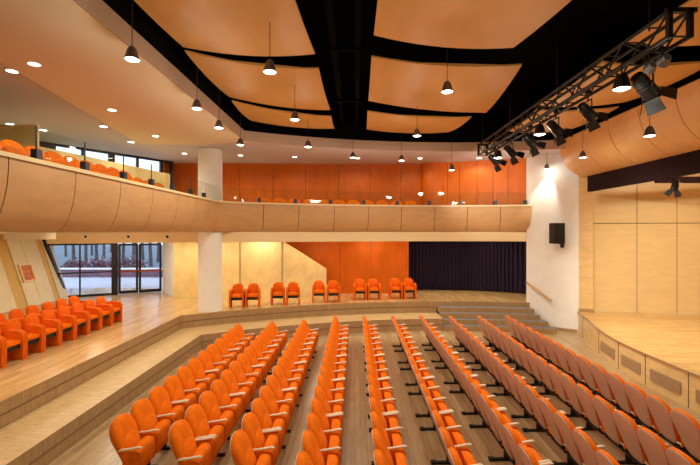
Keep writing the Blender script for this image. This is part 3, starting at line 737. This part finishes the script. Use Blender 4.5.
# ------------------------------------------------------------------ lighting truss
tr = empty('lighting_truss', (0,0,0)); tag(tr, 'long black lighting truss hanging diagonally at the upper right', 'truss')
TX, TW, TZ, TH = 4.1, .27, 6.3, .34
y0, y1 = 5.35, 13.6
for dx in (0, TW):
    for dz in (0, TH): MB().tube((TX+dx, y0, TZ+dz), (TX+dx, y1, TZ+dz), .03).build('chord', BLACKM, tr)
nb = 18
for i in range(nb):
    a = y0+(y1-y0)*i/nb; b = y0+(y1-y0)*(i+1)/nb
    for dx in (0, TW):
        p, q = ((a, 0), (b, TH)) if i % 2 else ((a, TH), (b, 0))
        MB().tube((TX+dx, p[0], TZ+p[1]), (TX+dx, q[0], TZ+q[1]), .017, n=6).build('brace', BLACKM, tr)
for i in range(nb+1):
    a = y0+(y1-y0)*i/nb
    for dz in (0, TH): MB().tube((TX, a, TZ+dz), (TX+TW, a, TZ+dz), .013, n=6).build('cross_bar', BLACKM, tr)
for y in (y0, y1):
    m = MB(); 
    for dx in (0, TW): m.bar((TX+dx, y, TZ-.02), (TX+dx, y, TZ+TH+.02), .06)
    m.bar((TX-.05, y, TZ+TH), (TX+TW+.08, y, TZ+TH), .06); m.build('end_frame', BLACKM, tr)
for y in (5.9, 8.6, 11.2, 13.6): MB().tube((TX+TW/2, y, TZ+TH), (TX+TW/2, y, 8.24), .012, n=6).build('suspension_cable', BLACKM, tr)
MB().tube((TX+.1, 5.5, TZ+.02), (TX+.14, 13.4, TZ+.05), .022).build('cable_bundle', BLACKM, tr)
# low curved disc reflectors (pale) seen on truss
def theatre_spot(loc, aim, lab, k=1.0, e=0):
    o = empty('stage_spotlight', loc); d = Vector(aim).normalized()
    M = d.to_track_quat('-Z', 'Y').to_matrix().to_4x4() @ Matrix.Scale(k, 4)
    hs = MB().lathe([(.03, .27), (.085, .26), (.10, .2), (.10, .05), (.12, .04), (.12, -.10), (.13, -.12), (.13, -.16), (.115, -.16), (.105, -.02)], 18, M=M, cap0=True).build('housing', BLACKM, o)
    m = MB()
    for z in (.09, .13, .17): m.lathe([(.10, z), (.112, z+.008), (.10, z+.016)], 18, M=M)
    m.build('cooling_fins', BLACKM, hs)
    MB().lathe([(.108, -.06), (.06, -.085), (.01, -.095)], 18, M=M, cap1=True).build('lens', GELM, hs)
    for j in range(4):
        a = j*math.pi/2+.3; c, s_ = math.cos(a), math.sin(a)
        u = Vector((c, s_, 0)); v = Vector((-s_, c, 0))
        A_ = u*.125+Vector((0,0,-.16)); B_ = u*.25+Vector((0,0,-.33))
        P = [A_-v*.1, A_+v*.1, B_+v*.13, B_-v*.13]; nrm = (P[1]-P[0]).cross(P[3]-P[0]).normalized()*.006
        MB().rings([[p-nrm for p in P], [p+nrm for p in P]], M=M, sm=False).build('barn_door', GELM if j == 1 and k < .95 else BLACKM, hs)
    yk = MB()
    side = M.to_3x3() @ Vector((1,0,0)); side = Vector((0,1,0))
    top = Vector((0, 0, .26*k))
    yk.bar(side*.15*k, side*.15*k+top, .03*k, .012).bar(-side*.15*k, -side*.15*k+top, .03*k, .012).bar(side*.15*k+top, -side*.15*k+top, .012, .03*k)
    yk.bar(side*.10*k, side*.16*k, .03, .03).bar(-side*.10*k, -side*.16*k, .03, .03)
    yk.build('yoke', BLACKM, o)
    hg = TZ - loc[2] + .02
    MB().tube(top, (0, 0, max(hg, .3)), .015, n=8).box(-.03, -.04, max(hg, .3)-.05, .03, .04, max(hg, .3)+.06).build('clamp', BLACKM, o)
    tag(o, lab, 'spotlight', 'black stage spotlights on the truss')
    return o
labs = ['largest black stage spotlight with barn doors, nearest on the truss', 'second nearest black stage spotlight with pale gel frame on the truss', 'third black stage spotlight along the truss',
        'fourth black stage spotlight along the truss', 'fifth black stage spotlight along the truss', 'farthest black stage spotlight on the truss, before the orange wall']
spy = [6.1, 7.5, 8.7, 9.95, 11.2, 12.5]
for i, y in enumerate(spy):
    theatre_spot((TX+(.3 if i == 0 else .16), y+(.1 if i == 0 else 0), 5.93), (.72, .25, -.55), labs[i], [1.0, .82, .85, .85, .85, .85][i])
    spot((TX+.38, y+.1, 5.75), ((10.5, 11.5, .8), (10.8, 12.5, .8), (11, 13.5, 1.5), (11.5, 14, 1.8), (10, 11, .8), (5.4, 17.2, 5.6))[i], 450, 60, .8)
theatre_spot((8.9, 11.4, 5.02), (.1, .5, -.9), 'small black spotlight hanging below the dark stage beam', .75)['group'] = 'black spotlight below the beam'
def flood(loc, lab):
    o = empty('flood_lamp', loc); k = 1.15
    MB().lathe([(.02*k, .2*k), (.06*k, .185*k), (.085*k, .12*k), (.095*k, .06*k), (.112*k, .0), (.104*k, .0), (.08*k, .08*k), (.04*k, .16*k)], 20, cap0=True).build('lamp_shade', BLACKM, o)
    MB().lathe([(.102*k, .012), (.06*k, -.01), (.01*k, -.02)], 20, cap1=True).build('bulb', BULB, o)
    MB().tube((0, 0, .2*k), (0, 0, TZ-loc[2]), .012, n=8).build('stem', BLACKM, o)
    tag(o, lab, 'lamp', 'glowing flood lamps under the truss'); spot((loc[0], loc[1], loc[2]-.05), (loc[0], loc[1], 0), E_P*2.2, 150, .4); point((loc[0], loc[1], loc[2]-.07), E_P*.4)
flood((TX-.12, 6.12, 5.88), 'glowing flood lamp beside the nearest truss spotlight')
flood((TX+.0, 9.1, 5.91), 'glowing flood lamp in the middle of the truss')
flood((TX+.0, 11.75, 5.87), 'glowing flood lamp near the far end of the truss')
# two pale round lamps without housing near the truss's near end
for i, (px, py) in enumerate(((649, 70), (662.5, 63))):
    D = (TX+.1)*F/(px-CX); z = H+(CY-py)*D/F
    o = empty('round_lamp', (TX+.1, D, z)); Mx = Matrix.Rotation(math.radians(-70), 4, 'X') @ Matrix.Rotation(math.radians(20), 4, 'Y')
    MB().lathe([(.05, .12), (.07, .05), (.085, 0), (.075, 0), (.06, .01)], 16, M=Mx.inverted(), cap0=True).build('housing', GELM, o)
    MB().lathe([(.05, .006), (.01, .0)], 16, M=Mx.inverted(), cap1=True).build('lens', BLACKM, o)
    MB().tube((0, 0, .05), (0, 0, max(.12, TZ-z+.03)), .012, n=6).build('stem', BLACKM, o)
    tag(o, ['left of the two small round grey lamps at the near truss end', 'right of the two small round grey lamps at the near truss end'][i], 'lamp', 'small round grey lamps')
# dim pale discs hanging on the truss
for i, (px, py) in enumerate(((521, 143), (562, 120))):
    D = (TX+.3)*F/(px-CX); z = H+(CY-py)*D/F

# ------------------------------------------------------------------ wall speaker
sp = empty('wall_speaker', (7.5, 15.2, 3.68), math.radians(8))
m = MB(); R = []
pl = [(-.2, -.2), (.22, -.2), (.2, .05), (.1, .2), (-.1, .2)]
m.prism([(-.25, -.2), (.17, -.2), (.27, .02), (.12, .2), (-.2, .2)], -.36, .4); m.build('cabinet', BLACKP, sp)
MB().box(-.235, -.212, -.34, .155, -.2, .38).build('grille', BLACKM, sp)
MB().tube((.1, .15, -.33), (.42, .3, -.40), .03).box(.36, .24, -.52, .44, .36, -.24).build('bracket', BLACKM, sp)
tag(sp, 'black loudspeaker mounted on the white wall right of the balcony end', 'speaker')

# ------------------------------------------------------------------ outside
struct(MB().box(-60, 21.05, .6, 10, 26.5, .86).box(-60, 2, .6, -14.6, 21.05, .86).build('ground_paving', PAVE), 'pale paving outside the glass doors', 'ground')
struct(MB().box(-90, 29.5, .5, 30, 90, .88).build('ground_lawn', LAWN), 'lawn beyond the paving outside', 'ground')
struct(MB().box(-90, 26.5, .4, 30, 29.5, .84).build('ground_road', PAVE), 'grey road outside', 'ground')
o = MB().box(-24, 26.2, .86, -12, 26.5, 1.35, mi=0).box(-24, 26.15, 1.35, -12, 26.55, 1.43, mi=1).build('garden_wall', [BRICKR, WHITE]); tag(o, 'low white-capped garden wall outside the glass doors', 'wall')
for i, (px, D) in enumerate(((74, 34), (86, 38), (97, 33), (104, 44), (123, 36), (134, 32), (143, 42), (151, 34), (158, 39), (92, 50), (136, 54), (66, 48), (111, 58))):
    x = (px-CX)/F*D; o = empty('tree', (x, D, .87)); h = random.uniform(5, 7)
    m = MB(); lean_ = random.uniform(-.3, .3)
    m.tube((0,0,0), (lean_*.5, 0, h*.5), .15, .1).tube((lean_*.5, 0, h*.5), (lean_, 0, h), .1, .02)
    for j in range(16):
        a = random.uniform(0, 6.28); z = random.uniform(.3, .85)*h; L = random.uniform(.4, 1.0)
        m.tube((lean_*z/h, 0, z), (lean_*z/h+L*math.cos(a), L*math.sin(a), z+L*.7), .05, .012, n=5)
    m.build('trunk', BARK, o)
    m = MB()
    for j in range(150):
        a = random.uniform(0, 6.28); rr = random.uniform(.2, 1.0); z = random.uniform(.45, 1.05)*h
        c = Vector((lean_+rr*math.cos(a), rr*math.sin(a), z)); s_ = random.uniform(.1, .28)
        u = Vector((random.uniform(-1,1), random.uniform(-1,1), random.uniform(-1,1))).normalized(); v = u.orthogonal().normalized()
        b_ = len(m.v); m.v += [c-u*s_, c+v*s_*.6, c+u*s_, c-v*s_*.6]; m.face((b_, b_+1, b_+2, b_+3))
    m.build('foliage', LEAF, o)
    tag(o, f'bare-trunked tree outside the glass doors, {ORD[i+1]} of the trees seen through them', 'tree', 'trees outside the glass doors')
for i, (px, D) in enumerate(((76, 30), (104, 30.5), (133, 31))):
    x = (px-CX)/F*D; m = MB()
    for j in range(220):
        c = Vector((random.uniform(-.9, .9), random.uniform(-.4, .4), abs(random.gauss(.35, .25)))); s_ = .16
        u = Vector((random.uniform(-1,1), random.uniform(-1,1), random.uniform(-1,1))).normalized(); v = u.orthogonal().normalized()
        b_ = len(m.v); m.v += [c-u*s_, c+v*s_*.6, c+u*s_, c-v*s_*.6]; m.face((b_, b_+1, b_+2, b_+3))
    tag(m.build('bush', BRICKR, loc=(x, D, .88)), ['left', 'middle', 'right'][i]+' reddish bush outside beyond the garden wall', 'bush', 'bushes outside')

# ------------------------------------------------------------------ world, camera
w = bpy.data.worlds.new('World'); sc.world = w; w.use_nodes = True
bg = w.node_tree.nodes['Background']; bg.inputs['Color'].default_value = (.66, .78, 1.0, 1); bg.inputs['Strength'].default_value = 2.0
cam = bpy.data.cameras.new('Camera'); co = bpy.data.objects.new('Camera', cam); col.objects.link(co)
co.location = (0, 0, H); co.rotation_euler = (math.pi/2, 0, 0)
cam.sensor_width = 36; cam.lens = 36*F/700; cam.shift_x = -(CX-350)/700; cam.shift_y = -(232.5-CY)/700
sc.camera = co
vs = sc.view_settings; vs.view_transform = 'Standard'; vs.look = 'None'; vs.gamma = 1; vs.exposure = .2
try: vs.use_curve_mapping = False
except Exception: pass
sc.cycles.max_bounces = 8; sc.cycles.transparent_max_bounces = 12; sc.cycles.use_denoising = True
